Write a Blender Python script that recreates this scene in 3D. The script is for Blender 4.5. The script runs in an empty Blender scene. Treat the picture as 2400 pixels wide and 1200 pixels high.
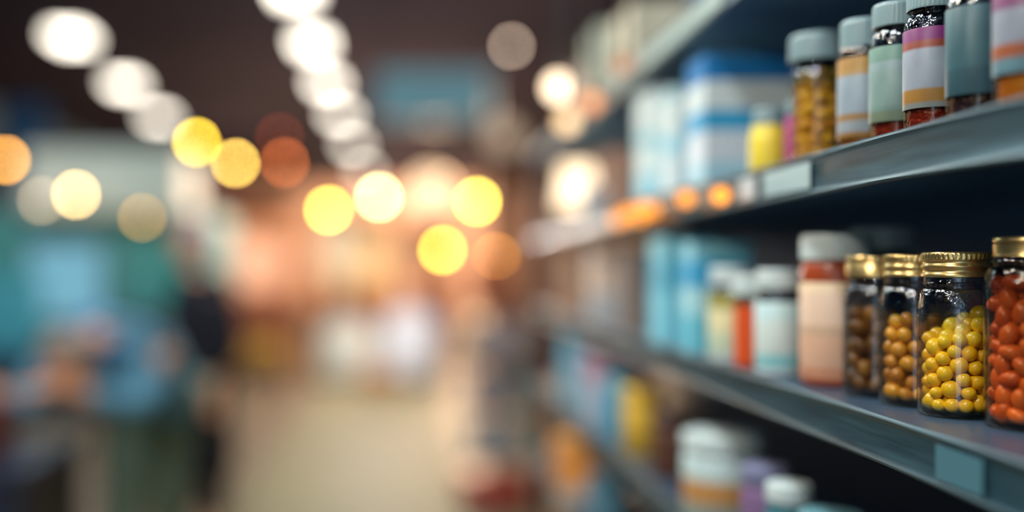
import bpy, bmesh, math, random
import numpy as np
from mathutils import Vector, Matrix, Euler

sc = bpy.context.scene
C = sc.collection
PI = math.pi
random.seed(7)
EYE = 1.35          # height of the lens above the floor
F = 2400.0          # focal length in pixels of the 2400 px wide frame
VX, VY = 960.0, 620.0

# ------------------------------------------------------------------ camera
cam_d = bpy.data.cameras.new('camera')
cam = bpy.data.objects.new('camera', cam_d)
C.objects.link(cam)
cam.location = (0, 0, EYE)
cam.rotation_euler = (PI / 2, 0, 0)
cam_d.sensor_width = 36
cam_d.lens = 36
cam_d.shift_x = (1200 - VX) / 2400
cam_d.shift_y = (VY - 600) / 2400
cam_d.clip_start = 0.01
cam_d.clip_end = 200
cam_d.dof.use_dof = True
cam_d.dof.focus_distance = 0.672
cam_d.dof.aperture_fstop = 1.03
sc.camera = cam

# ------------------------------------------------------------------ world, exposure
w = bpy.data.worlds.new('world')
sc.world = w
w.use_nodes = True
wn = w.node_tree.nodes
wn['Background'].inputs[0].default_value = (0.16, 0.42, 0.60, 1)
wn['Background'].inputs[1].default_value = 0.55
sc.view_settings.view_transform = 'Standard'
sc.view_settings.look = 'None'
sc.view_settings.exposure = 0.0
sc.view_settings.gamma = 1.0
sc.view_settings.use_curve_mapping = False
sc.cycles.use_denoising = True
sc.cycles.use_adaptive_sampling = False
sc.cycles.max_bounces = 10
sc.cycles.transparent_max_bounces = 24
sc.cycles.caustics_reflective = False
sc.cycles.caustics_refractive = False
sc.cycles.sample_clamp_indirect = 4


def area(name, loc, rot, sx, sy, power, col):
    d = bpy.data.lights.new(name, 'AREA')
    d.shape = 'RECTANGLE'
    d.size, d.size_y = sx, sy
    d.energy = power
    d.color = col
    o = bpy.data.objects.new(name, d)
    C.objects.link(o)
    o.location = loc
    o.rotation_euler = rot
    return o


# unseen lamps added to light the near aisle and kiosk: (x, y, power, colour); each one sits in a ceiling fixture built below
ADDED_NEAR_LAMPS = [(-1.0, -1.0, 80, (0.86, 0.96, 1.0)), (-1.0, 1.4, 75, (0.82, 0.96, 1.0)), (-1.05, 3.8, 60, (0.9, 0.97, 1.0)),
              (-1.05, 6.4, 50, (0.88, 1.0, 0.92)), (-3.4, 7.4, 75, (0.75, 0.95, 1.0))]
for i, (x, y, p, c) in enumerate(ADDED_NEAR_LAMPS):
    area('added_ceiling_lamp', (x, y, EYE + 2.52), (0, 0, 0), 0.5, 0.9, p, c)
# unseen area light added behind the camera to brighten the jar fronts
area('added_entrance_fill', (-1.9, -3.85, 1.35), (PI / 2, 0, 0), 1.5, 2.3, 14, (0.80, 0.93, 1.0))
# three unseen shaded lamps added to light the jars and cartons (their shades are built below)
ADDED_SHADED = [(-0.55, -0.05, 1.98, 21), (-0.50, 0.95, 2.15, 20), (-0.42, 1.95, 2.50, 34)]
for x, y, z, p in ADDED_SHADED:
    d = bpy.data.lights.new('added_shaded_lamp', 'POINT')
    d.energy = p
    d.color = (1.0, 0.90, 0.76)
    d.shadow_soft_size = 0.035
    o = bpy.data.objects.new('added_shaded_lamp', d)
    C.objects.link(o)
    o.location = (x, y, z)
# unseen point lights added to brighten the stalls, sacks and far wall: (x, y, height, power)
FILL_LIGHTS = [(0.3, 14.0, 2.5, 230), (-1.0, 14.0, 2.3, 150), (0.5, 17.0, 2.4, 330), (-3.0, 19.0, 2.5, 260), (0.4, 24.0, 2.4, 560), (-1.0, 31.0, 2.2, 760), (2.2, 31.0, 2.2, 560), (1.0, 9.6, 2.9, 60), (1.25, 6.3, 2.4, 75), (-0.3, 10.3, 1.9, 120), (-2.6, 14.6, 2.0, 40)]
for x, y, z, p in FILL_LIGHTS:
    d = bpy.data.lights.new('added_fill_light', 'POINT')
    d.energy = p
    d.color = (0.94, 0.95, 1.0) if z == 1.9 else (1.0, 0.70, 0.44)
    d.shadow_soft_size = 0.12
    o = bpy.data.objects.new('added_fill_light', d)
    C.objects.link(o)
    o.location = (x, y, z)


# ------------------------------------------------------------------ material helpers
def lin(c):
    out = []
    for v in c[:3]:
        v = v / 255.0
        out.append(v / 12.92 if v <= 0.04045 else ((v + 0.055) / 1.055) ** 2.4)
    return (out[0], out[1], out[2], 1)


_mats = {}


def mat(name, rgb, rough=0.5, metal=0.0, vary=0.15, scale=8.0, bump=0.0, bscale=60.0, coat=0.0, emit=None):
    """paint or plastic with a little mottling of its own"""
    if name in _mats:
        return _mats[name]
    m = bpy.data.materials.new(name)
    m.use_nodes = True
    nt = m.node_tree
    b = nt.nodes['Principled BSDF']
    tc = nt.nodes.new('ShaderNodeTexCoord')
    nz = nt.nodes.new('ShaderNodeTexNoise')
    nz.inputs['Scale'].default_value = scale
    nz.inputs['Detail'].default_value = 4
    nt.links.new(tc.outputs['Object'], nz.inputs['Vector'])
    mx = nt.nodes.new('ShaderNodeMix')
    mx.data_type = 'RGBA'
    c = lin(rgb)
    mx.inputs['A'].default_value = tuple(v * (1 - vary) for v in c[:3]) + (1,)
    mx.inputs['B'].default_value = tuple(min(1, v * (1 + vary)) for v in c[:3]) + (1,)
    nt.links.new(nz.outputs['Fac'], mx.inputs['Factor'])
    nt.links.new(mx.outputs['Result'], b.inputs['Base Color'])
    b.inputs['Roughness'].default_value = rough
    b.inputs['Metallic'].default_value = metal
    b.inputs['Coat Weight'].default_value = coat
    if bump:
        n2 = nt.nodes.new('ShaderNodeTexNoise')
        n2.inputs['Scale'].default_value = bscale
        nt.links.new(tc.outputs['Object'], n2.inputs['Vector'])
        bp = nt.nodes.new('ShaderNodeBump')
        bp.inputs['Strength'].default_value = bump
        bp.inputs['Distance'].default_value = 0.002
        nt.links.new(n2.outputs['Fac'], bp.inputs['Height'])
        nt.links.new(bp.outputs['Normal'], b.inputs['Normal'])
    if emit:
        b.inputs['Emission Color'].default_value = c
        b.inputs['Emission Strength'].default_value = emit
    _mats[name] = m
    return m


def bands(name, stops, rough=0.45, vary=0.06, axis='Z', coat=0.0):
    """printed bands along an axis of the object: stops = [(start 0..1, rgb), ...]"""
    if name in _mats:
        return _mats[name]
    m = bpy.data.materials.new(name)
    m.use_nodes = True
    nt = m.node_tree
    b = nt.nodes['Principled BSDF']
    tc = nt.nodes.new('ShaderNodeTexCoord')
    sp = nt.nodes.new('ShaderNodeSeparateXYZ')
    nt.links.new(tc.outputs['Generated'], sp.inputs[0])
    cr = nt.nodes.new('ShaderNodeValToRGB')
    cr.color_ramp.interpolation = 'CONSTANT'
    k_ = 0.84 if name.startswith('lab_') else 1.0
    stops = [(p_, tuple(v_ * k_ for v_ in c_)) for p_, c_ in stops]
    if name.startswith('lab_'):
        cr.color_ramp.interpolation = 'LINEAR'
        soft = [stops[0]]
        for (pa, ca), (pb, cb_) in zip(stops[:-1], stops[1:]):
            soft += [(max(pa + 0.022, pb - 0.02), ca), (pb + 0.02, cb_)]
        stops = soft
    el = cr.color_ramp.elements
    el[0].position = 0
    el[0].color = lin(stops[0][1])
    el[1].position = stops[1][0] if len(stops) > 1 else 1
    el[1].color = lin(stops[1][1] if len(stops) > 1 else stops[0][1])
    for p, c in stops[2:]:
        e = el.new(p)
        e.color = lin(c)
    nt.links.new(sp.outputs[axis], cr.inputs['Fac'])
    nz = nt.nodes.new('ShaderNodeTexNoise')
    nz.inputs['Scale'].default_value = 2.4
    nt.links.new(tc.outputs['Generated'], nz.inputs['Vector'])
    mx = nt.nodes.new('ShaderNodeMix')
    mx.data_type = 'RGBA'
    mx.blend_type = 'MULTIPLY'
    mx.inputs['Factor'].default_value = 0.42 if name.startswith('lab_') else vary * 3
    nt.links.new(cr.outputs['Color'], mx.inputs['A'])
    nt.links.new(nz.outputs['Fac'], mx.inputs['B'])
    nt.links.new(mx.outputs['Result'], b.inputs['Base Color'])
    b.inputs['Roughness'].default_value = rough
    b.inputs['Coat Weight'].default_value = coat
    _mats[name] = m
    return m


def glass(name, tint, edge, wave=0.25, wscale=70, rough=0.02, ior=1.5, refl=1.0):
    """thin clear or coloured glass: lets light straight through, mirrors by Fresnel, absorbs more at grazing paths"""
    if name in _mats:
        return _mats[name]
    m = bpy.data.materials.new(name)
    m.use_nodes = True
    nt = m.node_tree
    nt.nodes.remove(nt.nodes['Principled BSDF'])
    out = nt.nodes['Material Output']
    tc = nt.nodes.new('ShaderNodeTexCoord')
    nz = nt.nodes.new('ShaderNodeTexNoise')
    nz.inputs['Scale'].default_value = wscale
    nz.inputs['Detail'].default_value = 2
    nt.links.new(tc.outputs['Object'], nz.inputs['Vector'])
    bp = nt.nodes.new('ShaderNodeBump')
    bp.inputs['Strength'].default_value = wave
    bp.inputs['Distance'].default_value = 0.004
    nt.links.new(nz.outputs['Fac'], bp.inputs['Height'])
    lw = nt.nodes.new('ShaderNodeLayerWeight')
    lw.inputs['Blend'].default_value = 0.35
    mc = nt.nodes.new('ShaderNodeMix')
    mc.data_type = 'RGBA'
    mc.inputs['A'].default_value = tuple(tint) + (1,)
    mc.inputs['B'].default_value = tuple(edge) + (1,)
    nt.links.new(lw.outputs['Facing'], mc.inputs['Factor'])
    tr = nt.nodes.new('ShaderNodeBsdfTransparent')
    nt.links.new(mc.outputs['Result'], tr.inputs['Color'])
    gl = nt.nodes.new('ShaderNodeBsdfGlossy')
    gl.inputs['Roughness'].default_value = rough
    gl.inputs['Color'].default_value = (refl, refl, refl, 1)
    nt.links.new(bp.outputs['Normal'], gl.inputs['Normal'])
    fr = nt.nodes.new('ShaderNodeFresnel')
    # a pane has the same mirror strength from either side
    ge = nt.nodes.new('ShaderNodeNewGeometry')
    mr = nt.nodes.new('ShaderNodeMapRange')
    mr.inputs['To Min'].default_value = ior
    mr.inputs['To Max'].default_value = 1.0 / ior
    nt.links.new(ge.outputs['Backfacing'], mr.inputs['Value'])
    nt.links.new(mr.outputs[0], fr.inputs['IOR'])
    nt.links.new(bp.outputs['Normal'], fr.inputs['Normal'])
    ms = nt.nodes.new('ShaderNodeMixShader')
    nt.links.new(fr.outputs[0], ms.inputs[0])
    nt.links.new(tr.outputs[0], ms.inputs[1])
    nt.links.new(gl.outputs[0], ms.inputs[2])
    nt.links.new(ms.outputs[0], out.inputs['Surface'])
    _mats[name] = m
    return m


def glow(name, rgb, strength):
    if name in _mats:
        return _mats[name]
    m = bpy.data.materials.new(name)
    m.use_nodes = True
    nt = m.node_tree
    nt.nodes.remove(nt.nodes['Principled BSDF'])
    e = nt.nodes.new('ShaderNodeEmission')
    e.inputs[0].default_value = lin(rgb)
    e.inputs[1].default_value = strength
    nt.links.new(e.outputs[0], nt.nodes['Material Output'].inputs['Surface'])
    _mats[name] = m
    return m


# ------------------------------------------------------------------ mesh helpers
def link_mesh(name, bm, material, parent=None, loc=(0, 0, 0), smooth=True, rot=(0, 0, 0)):
    me = bpy.data.meshes.new(name)
    bmesh.ops.recalc_face_normals(bm, faces=bm.faces[:])
    if smooth:
        for f in bm.faces:
            f.smooth = True
    bm.to_mesh(me)
    bm.free()
    if smooth:
        try:
            me.set_sharp_from_angle(angle=math.radians(40))
        except Exception:
            pass
    me.materials.append(material)
    o = bpy.data.objects.new(name, me)
    C.objects.link(o)
    o.location = loc
    o.rotation_euler = rot
    if parent:
        o.parent = parent
    return o


def lathe_bm(profile, segs=48, closed=False, mod=None):
    """profile: [(r, z)]; mod(i_profile, angle_index) -> radius factor"""
    bm = bmesh.new()
    rings = []
    for pi, (r, z) in enumerate(profile):
        if r < 1e-6:
            rings.append([bm.verts.new((0, 0, z))])
        else:
            ring = []
            for k in range(segs):
                a = 2 * PI * k / segs
                rr = r * (mod(pi, k) if mod else 1)
                ring.append(bm.verts.new((rr * math.cos(a), rr * math.sin(a), z)))
            rings.append(ring)
    pairs = list(zip(rings[:-1], rings[1:]))
    if closed:
        pairs.append((rings[-1], rings[0]))
    for A, B in pairs:
        if len(A) == 1 and len(B) == 1:
            continue
        for k in range(segs):
            k2 = (k + 1) % segs
            if len(A) == 1:
                bm.faces.new((A[0], B[k2], B[k]))
            elif len(B) == 1:
                bm.faces.new((A[k], A[k2], B[0]))
            else:
                bm.faces.new((A[k], A[k2], B[k2], B[k]))
    return bm


def box_bm(x0, x1, y0, y1, z0, z1, bev=0.0, bm=None, seg=2):
    b = bmesh.new()
    bmesh.ops.create_cube(b, size=1)
    for v in b.verts:
        v.co = Vector(((x0 + x1) / 2 + v.co.x * (x1 - x0), (y0 + y1) / 2 + v.co.y * (y1 - y0), (z0 + z1) / 2 + v.co.z * (z1 - z0)))
    if bev:
        bmesh.ops.bevel(b, geom=b.edges[:], offset=bev, segments=seg, affect='EDGES', profile=0.6)
    if bm is None:
        return b
    me = bpy.data.meshes.new('tmp')
    b.to_mesh(me)
    b.free()
    bm.from_mesh(me)
    bpy.data.meshes.remove(me)
    return bm


def tube_bm(pts, r, segs=8, bm=None):
    bm = bm or bmesh.new()
    rings = []
    n = len(pts)
    pts = [Vector(p) for p in pts]
    for i, p in enumerate(pts):
        d = (pts[min(i + 1, n - 1)] - pts[max(i - 1, 0)]).normalized()
        u = d.orthogonal().normalized()
        v = d.cross(u)
        rings.append([bm.verts.new(p + r * (math.cos(2 * PI * k / segs) * u + math.sin(2 * PI * k / segs) * v)) for k in range(segs)])
    for A, B in zip(rings[:-1], rings[1:]):
        for k in range(segs):
            bm.faces.new((A[k], A[(k + 1) % segs], B[(k + 1) % segs], B[k]))
    bm.faces.new(rings[0][::-1])
    bm.faces.new(rings[-1])
    return bm


def ball_bm(r, sub=2, sx=1, sy=1, sz=1):
    bm = bmesh.new()
    bmesh.ops.create_icosphere(bm, subdivisions=sub, radius=r)
    for v in bm.verts:
        v.co = Vector((v.co.x * sx, v.co.y * sy, v.co.z * sz))
    return bm


def thing(name, label, cat, loc, rz=0.0, group=None):
    o = bpy.data.objects.new(name, None)
    o.empty_display_size = 0.05
    C.objects.link(o)
    o.location = loc
    o.rotation_euler = (0, 0, rz)
    return tag(o, label, cat, group)


def tag(o, label, cat, group=None, kind=None):
    if label:
        o['label'] = label
    if cat:
        o['category'] = cat
    if group:
        o['group'] = group
    if kind:
        o['kind'] = kind
    return o


def struct(name, bm, m, smooth=False):
    o = link_mesh(name, bm, m, smooth=smooth)
    o['kind'] = 'structure'
    return o


def at(px, py, y):
    return Vector(((px - VX) * y / F, y, EYE + (VY - py) * y / F))


# ------------------------------------------------------------------ the room
CEIL = EYE + 2.65
m_floor = bpy.data.materials.new('floor_tiles')
m_floor.use_nodes = True
nt = m_floor.node_tree
b = nt.nodes['Principled BSDF']
tc = nt.nodes.new('ShaderNodeTexCoord')
br = nt.nodes.new('ShaderNodeTexBrick')
br.offset = 0
br.inputs['Scale'].default_value = 1.0
br.inputs['Brick Width'].default_value = 0.6
br.inputs['Row Height'].default_value = 0.6
br.inputs['Mortar Size'].default_value = 0.006
br.inputs['Color1'].default_value = lin((112, 90, 68))
br.inputs['Color2'].default_value = lin((102, 82, 64))
br.inputs['Mortar'].default_value = lin((50, 42, 40))
nt.links.new(tc.outputs['Object'], br.inputs['Vector'])
nt.links.new(br.outputs['Color'], b.inputs['Base Color'])
b.inputs['Roughness'].default_value = 0.5
struct('floor', box_bm(-7, 6, -4, 34.2, -0.1, 0), m_floor)
struct('ceiling', box_bm(-7, 6, -4, 34.2, CEIL, CEIL + 0.1), mat('ceiling_paint', (40, 34, 46), 0.8, vary=0.2, scale=1))
struct('wall_left', box_bm(-7, -6.9, -4, 34.2, 0, CEIL), mat('left_wall_paint', (40, 72, 92), 0.8, scale=1))
struct('wall_right', box_bm(5.9, 6, -4, 34.2, 0, CEIL), mat('right_wall_paint', (120, 84, 62), 0.8, scale=1))
o = link_mesh('aisle_runner', box_bm(-0.98, 0.30, 1.0, 17.9, 0.0, 0.006, 0.002), mat('runner_khaki', (122, 114, 80), 0.6, vary=0.15, scale=0.6), smooth=False)
tag(o, 'long khaki floor runner laid down the middle of the aisle', 'floor runner')
# front wall behind the lens; its opening is added to let sky light in
bm = box_bm(-7, -3.1, -4.1, -4, 0, CEIL)
box_bm(0.7, 6, -4.1, -4, 0, CEIL, bm=bm)
box_bm(-3.1, 0.7, -4.1, -4, 2.6, CEIL, bm=bm)
struct('wall_front', bm, mat('front_wall_paint', (120, 130, 134), 0.8))
struct('wall_back', box_bm(-7, 6, 34.2, 34.3, 0, CEIL), mat('back_wall_paint', (226, 184, 164), 0.8, scale=0.7))

bpy.data.materials['ceiling_paint'].node_tree.nodes['Principled BSDF'].inputs['Specular IOR Level'].default_value = 0.05
bpy.data.materials['ceiling_paint'].node_tree.nodes['Principled BSDF'].inputs['Roughness'].default_value = 1.0

# ------------------------------------------------------------------ the long shelf unit
XF, XB = 0.312, 0.72
Y0, Y1 = -0.5, 2.62
Z_UP, Z_LO, Z_3, Z_4, Z_T = EYE + 0.085, EYE - 0.101, EYE - 0.285, EYE - 0.47, EYE + 0.285
m_metal = bpy.data.materials.new('worn_teal_metal')
m_metal.use_nodes = True
nt = m_metal.node_tree
b = nt.nodes['Principled BSDF']
tc = nt.nodes.new('ShaderNodeTexCoord')
mp = nt.nodes.new('ShaderNodeMapping')
mp.inputs['Scale'].default_value = (6, 3.0, 60)
nz = nt.nodes.new('ShaderNodeTexNoise')
nz.inputs['Scale'].default_value = 2.2
nz.inputs['Detail'].default_value = 8
nz.inputs['Roughness'].default_value = 0.65
nt.links.new(tc.outputs['Object'], mp.inputs[0])
nt.links.new(mp.outputs[0], nz.inputs['Vector'])
cr = nt.nodes.new('ShaderNodeValToRGB')
e = cr.color_ramp.elements
e[0].position, e[0].color = 0.3, lin((18, 42, 54))
e[1].position, e[1].color = 0.72, lin((54, 90, 102))
nt.links.new(nz.outputs['Fac'], cr.inputs['Fac'])
nt.links.new(cr.outputs['Color'], b.inputs['Base Color'])
b.inputs['Metallic'].default_value = 0.45
rr = nt.nodes.new('ShaderNodeMapRange')
rr.inputs['To Min'].default_value = 0.22
rr.inputs['To Max'].default_value = 0.5
nt.links.new(nz.outputs['Fac'], rr.inputs['Value'])
nt.links.new(rr.outputs[0], b.inputs['Roughness'])
_mats['worn_teal_metal'] = m_metal
m_board = mat('shelf_board_paint', (50, 68, 86), 0.3, 0.0, vary=0.25, scale=12, bump=0.15, bscale=90)
m_backp = mat('back_panel_paint', (92, 136, 176), 0.7, vary=0.15, scale=4)
m_post = mat('post_brown_metal', (78, 58, 52), 0.5, 0.3)

unit = thing('shelving_unit', 'long dark metal shelving unit full of bottles on the right of the aisle', 'shelving unit', (0, 0, 0))
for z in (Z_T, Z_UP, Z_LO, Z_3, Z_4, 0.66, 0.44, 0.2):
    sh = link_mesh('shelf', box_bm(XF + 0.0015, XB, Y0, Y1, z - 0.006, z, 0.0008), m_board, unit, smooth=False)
    link_mesh('underside_bounce_panel', box_bm(XF + 0.006, XB - 0.01, Y0 + 0.01, Y1 - 0.01, z - 0.0085, z - 0.0061), mat('underside_bounce_blue', (104, 150, 186), 0.75), sh, smooth=False)  # added panel; its lighter blue stands in for light bounced from below
    # the fascia: a folded lip with a rounded bead above and below
    bm = bmesh.new()
    prof = [(XF + 0.0012, z + 0.0012), (XF, z + 0.0004), (XF - 0.0006, z - 0.001), (XF + 0.0004, z - 0.0035), (XF + 0.0008, z - 0.005),
            (XF + 0.0008, z - 0.0255), (XF, z - 0.0275), (XF - 0.0008, z - 0.029), (XF - 0.0002, z - 0.0308), (XF + 0.0016, z - 0.0312), (XF + 0.003, z - 0.0300), (XF + 0.003, z - 0.0065)]
    A = [bm.verts.new((x, Y0, zz)) for x, zz in prof]
    B = [bm.verts.new((x, Y1, zz)) for x, zz in prof]
    n = len(prof)
    for i in range(n):
        bm.faces.new((A[i], A[(i + 1) % n], B[(i + 1) % n], B[i]))
    bm.faces.new(A)
    bm.faces.new(B[::-1])
    link_mesh('shelf_lip', bm, m_metal, sh)
link_mesh('back_panel', box_bm(XB + 0.001, XB + 0.02, Y0, Y1 - 0.02, 0.02, EYE + 0.75, 0.002), m_backp, unit, smooth=False)
for y in (Y0 + 0.02, Y1 - 0.022):
    for x in (XF + 0.022, XB - 0.022):
        link_mesh('post', box_bm(x - 0.018, x + 0.018, y - 0.018, y + 0.018, 0, Z_T + 0.02, 0.003), m_post, unit, smooth=False)

# price rails clipped to the lips
def price_card(y0, y1, z, rgb, label, grp=None):
    o = link_mesh('price_card', box_bm(XF - 0.0014, XF - 0.0009, y0, y1, z - 0.0255, z - 0.005, 0.0002), mat('card_%d_%d_%d' % rgb, rgb, 0.35), None, smooth=False)
    tag(o, label, 'price card', grp)


price_card(0.795, 0.90, Z_UP, (150, 176, 180), 'pale grey blank price card on the upper shelf lip beneath the yellow tablet bottle')
price_card(0.92, 0.965, Z_UP, (176, 190, 196), 'small light grey price card on the upper shelf lip beneath the squat yellow bottle')
price_card(0.555, 0.605, Z_LO, (64, 104, 116), 'muted blue grey price card on the lower shelf lip below the orange jar')

# ------------------------------------------------------------------ jars and bottles
g_clear = glass('jar_glass', (0.985, 0.98, 0.965), (0.66, 0.58, 0.44), 0.10, 60)
g_shoulder = glass('jar_glass_hammered', (0.84, 0.88, 0.94), (0.24, 0.26, 0.36), 0.25, 200, rough=0.01, ior=1.6)
g_amber = glass('amber_glass', (0.97, 0.90, 0.80), (0.72, 0.50, 0.34), 0.15, 80)
g_amber_s = glass('amber_glass_hammered', (0.82, 0.72, 0.66), (0.28, 0.18, 0.18), 0.25, 200, rough=0.01, ior=1.6)
g_smoke = glass('smoky_glass', (0.84, 0.88, 0.88), (0.42, 0.48, 0.52), 0.15, 80)
g_smoke_s = glass('smoky_glass_hammered', (0.76, 0.80, 0.86), (0.22, 0.26, 0.34), 0.25, 200, rough=0.01, ior=1.6)
m_gold = mat('gold_lid_metal', (234, 204, 138), 0.30, 0.95, vary=0.1, scale=30)
m_white = mat('white_cap_plastic', (196, 208, 206), 0.38, vary=0.04, coat=0.2)
m_greycap = mat('teal_grey_cap_plastic', (128, 152, 156), 0.36, vary=0.06, coat=0.2)


def arc(cx, cz, r, a0, a1, n):
    return [(cx + r * math.cos(math.radians(a0 + (a1 - a0) * i / n)), cz + r * math.sin(math.radians(a0 + (a1 - a0) * i / n))) for i in range(n + 1)]


def jar_glass(parent, R, H, rn, zs, zn, gm, gs):
    """body up to the shoulder, then the hammered shoulder and threaded neck; both walls, inside and out"""
    t = 0.0022
    body = [(0, 0.0016), (R * 0.55, 0.0014)] + [(x, z) for x, z in arc(R - 0.004, 0.004, 0.004, -90, 0, 6)]
    body += [(R, 0.012), (R, zs * 0.5), (R, zs)]
    inner = [(R - t, zs), (R - t, zs * 0.5), (R - t, 0.012)] + [(x, z) for x, z in arc(R - 0.0065, 0.0085, 0.005, 0, -90, 6)] + [(0, 0.0034)]
    link_mesh('glass_body', lathe_bm(body + inner, 64), gm, parent)
    sh = []
    n = 26
    for i in range(n + 1):
        u = i / n
        a = u * PI / 2
        r = rn + (R - rn) * math.cos(a) ** 0.85 if u < 1 else rn
        z = zs + (zn - zs) * math.sin(a)
        sh.append((r, z))
    sh += [(rn, zn + 0.0015), (rn + 0.0009, zn + 0.0025), (rn + 0.0009, zn + 0.0035), (rn, zn + 0.0045), (rn, H)]
    inn = [(r - t, z) for r, z in reversed(sh)]
    
    def dimple(pi, k):
        if pi < 2 or pi > n + 6:
            return 1.0
        th = 2 * PI * k / 160
        return 1 + 0.0075 * math.sin(th * 27 + 1.7 * math.sin(pi * 0.9)) * math.sin(pi * 1.05 + 1.3 * math.sin(th * 7))
    link_mesh('glass_shoulder', lathe_bm(sh + inn, 160, mod=dimple), gs, parent)


def gold_lid(parent, r, z0, h, style=0):
    segs = 180
    if style == 0:
        f = [(r * 0.985, 0), (r * 1.01, 0.03), (r * 1.015, 0.10), (r * 0.985, 0.17), (r * 0.965, 0.24), (r * 0.97, 0.30), (r * 1.01, 0.38), (r * 1.015, 0.45), (r * 0.98, 0.53),
             (r * 0.965, 0.60), (r * 0.985, 0.66), (r * 1.0, 0.70), (r * 1.0, 0.72), (r * 1.0, 0.88), (r * 0.995, 0.95), (r * 0.965, 1.0), (r * 0.90, 0.985), (r * 0.86, 0.95), (0, 0.95)]
        kn = (12, 13)
    else:
        f = [(r * 1.0, 0), (r * 1.01, 0.04), (r * 1.0, 0.10), (r * 1.0, 0.62), (r * 0.975, 0.67), (r * 0.975, 0.71), (r * 1.005, 0.76), (r * 1.005, 0.92), (r * 0.97, 1.0), (r * 0.90, 0.98), (r * 0.86, 0.94), (0, 0.94)]
        kn = ()
    prof = [(rr, z0 + u * h) for rr, u in f]
    o = link_mesh('lid', lathe_bm(prof, segs, mod=lambda pi, k: 1.0 + (0.010 if (k // 2) % 2 else -0.012) if pi in kn else 1.0), m_gold, parent)
    return o


def ribbed_cap(parent, r, z0, h, m, name='cap'):
    prof = [(r * 0.985, z0), (r, z0 + 0.04 * h), (r, z0 + 0.08 * h), (r, z0 + 0.80 * h)] + [(x, z) for x, z in arc(r - 0.16 * h, z0 + 0.84 * h, 0.16 * h, 0, 90, 5)] + [(0, z0 + h)]
    return link_mesh(name, lathe_bm(prof, 144, mod=lambda pi, k: (1.012 if (k // 2) % 2 else 0.992) if pi in (2, 3) else 1.0), m, parent)


def pack(n, R, z0, rs, seed, elong=1.0, iters=420):
    """settle n round things of radii rs under gravity in a round jar; returns the positions"""
    rng = np.random.RandomState(seed)
    r = rng.uniform(rs[0], rs[1], n)
    p = np.zeros((n, 3))
    a = rng.uniform(0, 2 * PI, n)
    q = np.sqrt(rng.uniform(0, 1, n)) * (R - r)
    p[:, 0], p[:, 1] = q * np.cos(a), q * np.sin(a)
    p[:, 2] = z0 + rs[1] + np.sort(rng.uniform(0, 1, n)) * n * (rs[1] ** 3) * 3.6 / (R * R)
    for it in range(iters):
        if it < iters - 40:
            p[:, 2] -= 0.0005
        for _ in range(3):
            d = p[:, None, :] - p[None, :, :]
            dist = np.sqrt((d ** 2).sum(-1)) + np.eye(n)
            ov = (r[:, None] + r[None, :]) - dist
            ov[ov < 0] = 0
            np.fill_diagonal(ov, 0)
            p += 0.42 * (d / dist[..., None] * ov[..., None]).sum(1) * 0.7
            rad = np.sqrt(p[:, 0] ** 2 + p[:, 1] ** 2)
            lim = R - r
            s = np.where(rad > lim, lim / np.maximum(rad, 1e-9), 1)
            p[:, 0] *= s
            p[:, 1] *= s
            p[:, 2] = np.maximum(p[:, 2], z0 + r)
    return p, r


def fill(name, label, cat, group, base, n, R, z0, rs, m, seed, shape=(1, 1, 1), keep=None):
    p, r = pack(n, R, z0, rs, seed)
    rng = random.Random(seed)
    proto = None
    for (x, y, z), rad in zip(p, r):
        if keep and not keep(x, y, z):
            continue
        if proto is None:
            o = link_mesh(name, ball_bm(1.0, 3, *shape), m)
            proto = o
        else:
            o = proto.copy()
            C.objects.link(o)
        o.location = (base[0] + x, base[1] + y, base[2] + z)
        o.scale = (rad, rad, rad)
        o.rotation_euler = (rng.uniform(0, 6.3), rng.uniform(0, 6.3), rng.uniform(0, 6.3))
        tag(o, label, cat, group)


def candy_mat(name, rgb, rgb2, rough=0.28, var=1.0):
    m = mat(name, rgb, rough, vary=0.12, scale=1.5, bump=0.05, bscale=4, coat=0.25)
    nt = m.node_tree
    b = nt.nodes['Principled BSDF']
    oi = nt.nodes.new('ShaderNodeObjectInfo')
    mx = nt.nodes.new('ShaderNodeMix')
    mx.data_type = 'RGBA'
    mx.inputs['A'].default_value = lin(rgb)
    mx.inputs['B'].default_value = lin(rgb2)
    nt.links.new(oi.outputs['Random'], mx.inputs['Factor'])
    nt.links.new(mx.outputs['Result'], b.inputs['Base Color'])
    b.inputs['Subsurface Weight'].default_value = 0.0
    return m


m_yel = candy_mat('yellow_candy', (255, 216, 44), (252, 196, 24))
m_org = candy_mat('orange_softgel', (226, 124, 54), (192, 90, 40))
m_brn = candy_mat('golden_brown_candy', (246, 182, 52), (170, 104, 30))
m_dbr = candy_mat('brown_tablet', (206, 126, 44), (140, 80, 32))
m_ytab = candy_mat('mustard_tablet', (238, 190, 30), (206, 140, 20))

# four glass jars with gold lids and one taller amber jar (lower shelf)
J4 = Vector((0.3672, 0.686, Z_LO))
J3 = Vector((0.3650, 0.7385, Z_LO))
J2 = Vector((0.3600, 0.791, Z_LO))
J5 = Vector((0.3845, 0.633, Z_LO))

t = thing('glass_jar', 'clear glass jar of bright yellow candy balls under a ridged gold lid', 'jar', J4, group='gold lidded jars on the lower shelf')
jar_glass(t, 0.0248, 0.1055, 0.0204, 0.0665, 0.0850, g_clear, g_shoulder)
gold_lid(t, 0.0220, 0.0925, 0.0168)
fill('candy', 'round yellow candy inside the clear gold lidded jar', 'candy', 'yellow candies in the clear jar', J4, 128, 0.0218, 0.0036, (0.0042, 0.0064), m_yel, 3, (1, 1, 0.93), keep=lambda x, y, z: z < 0.061 + 0.5 * x)

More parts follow.
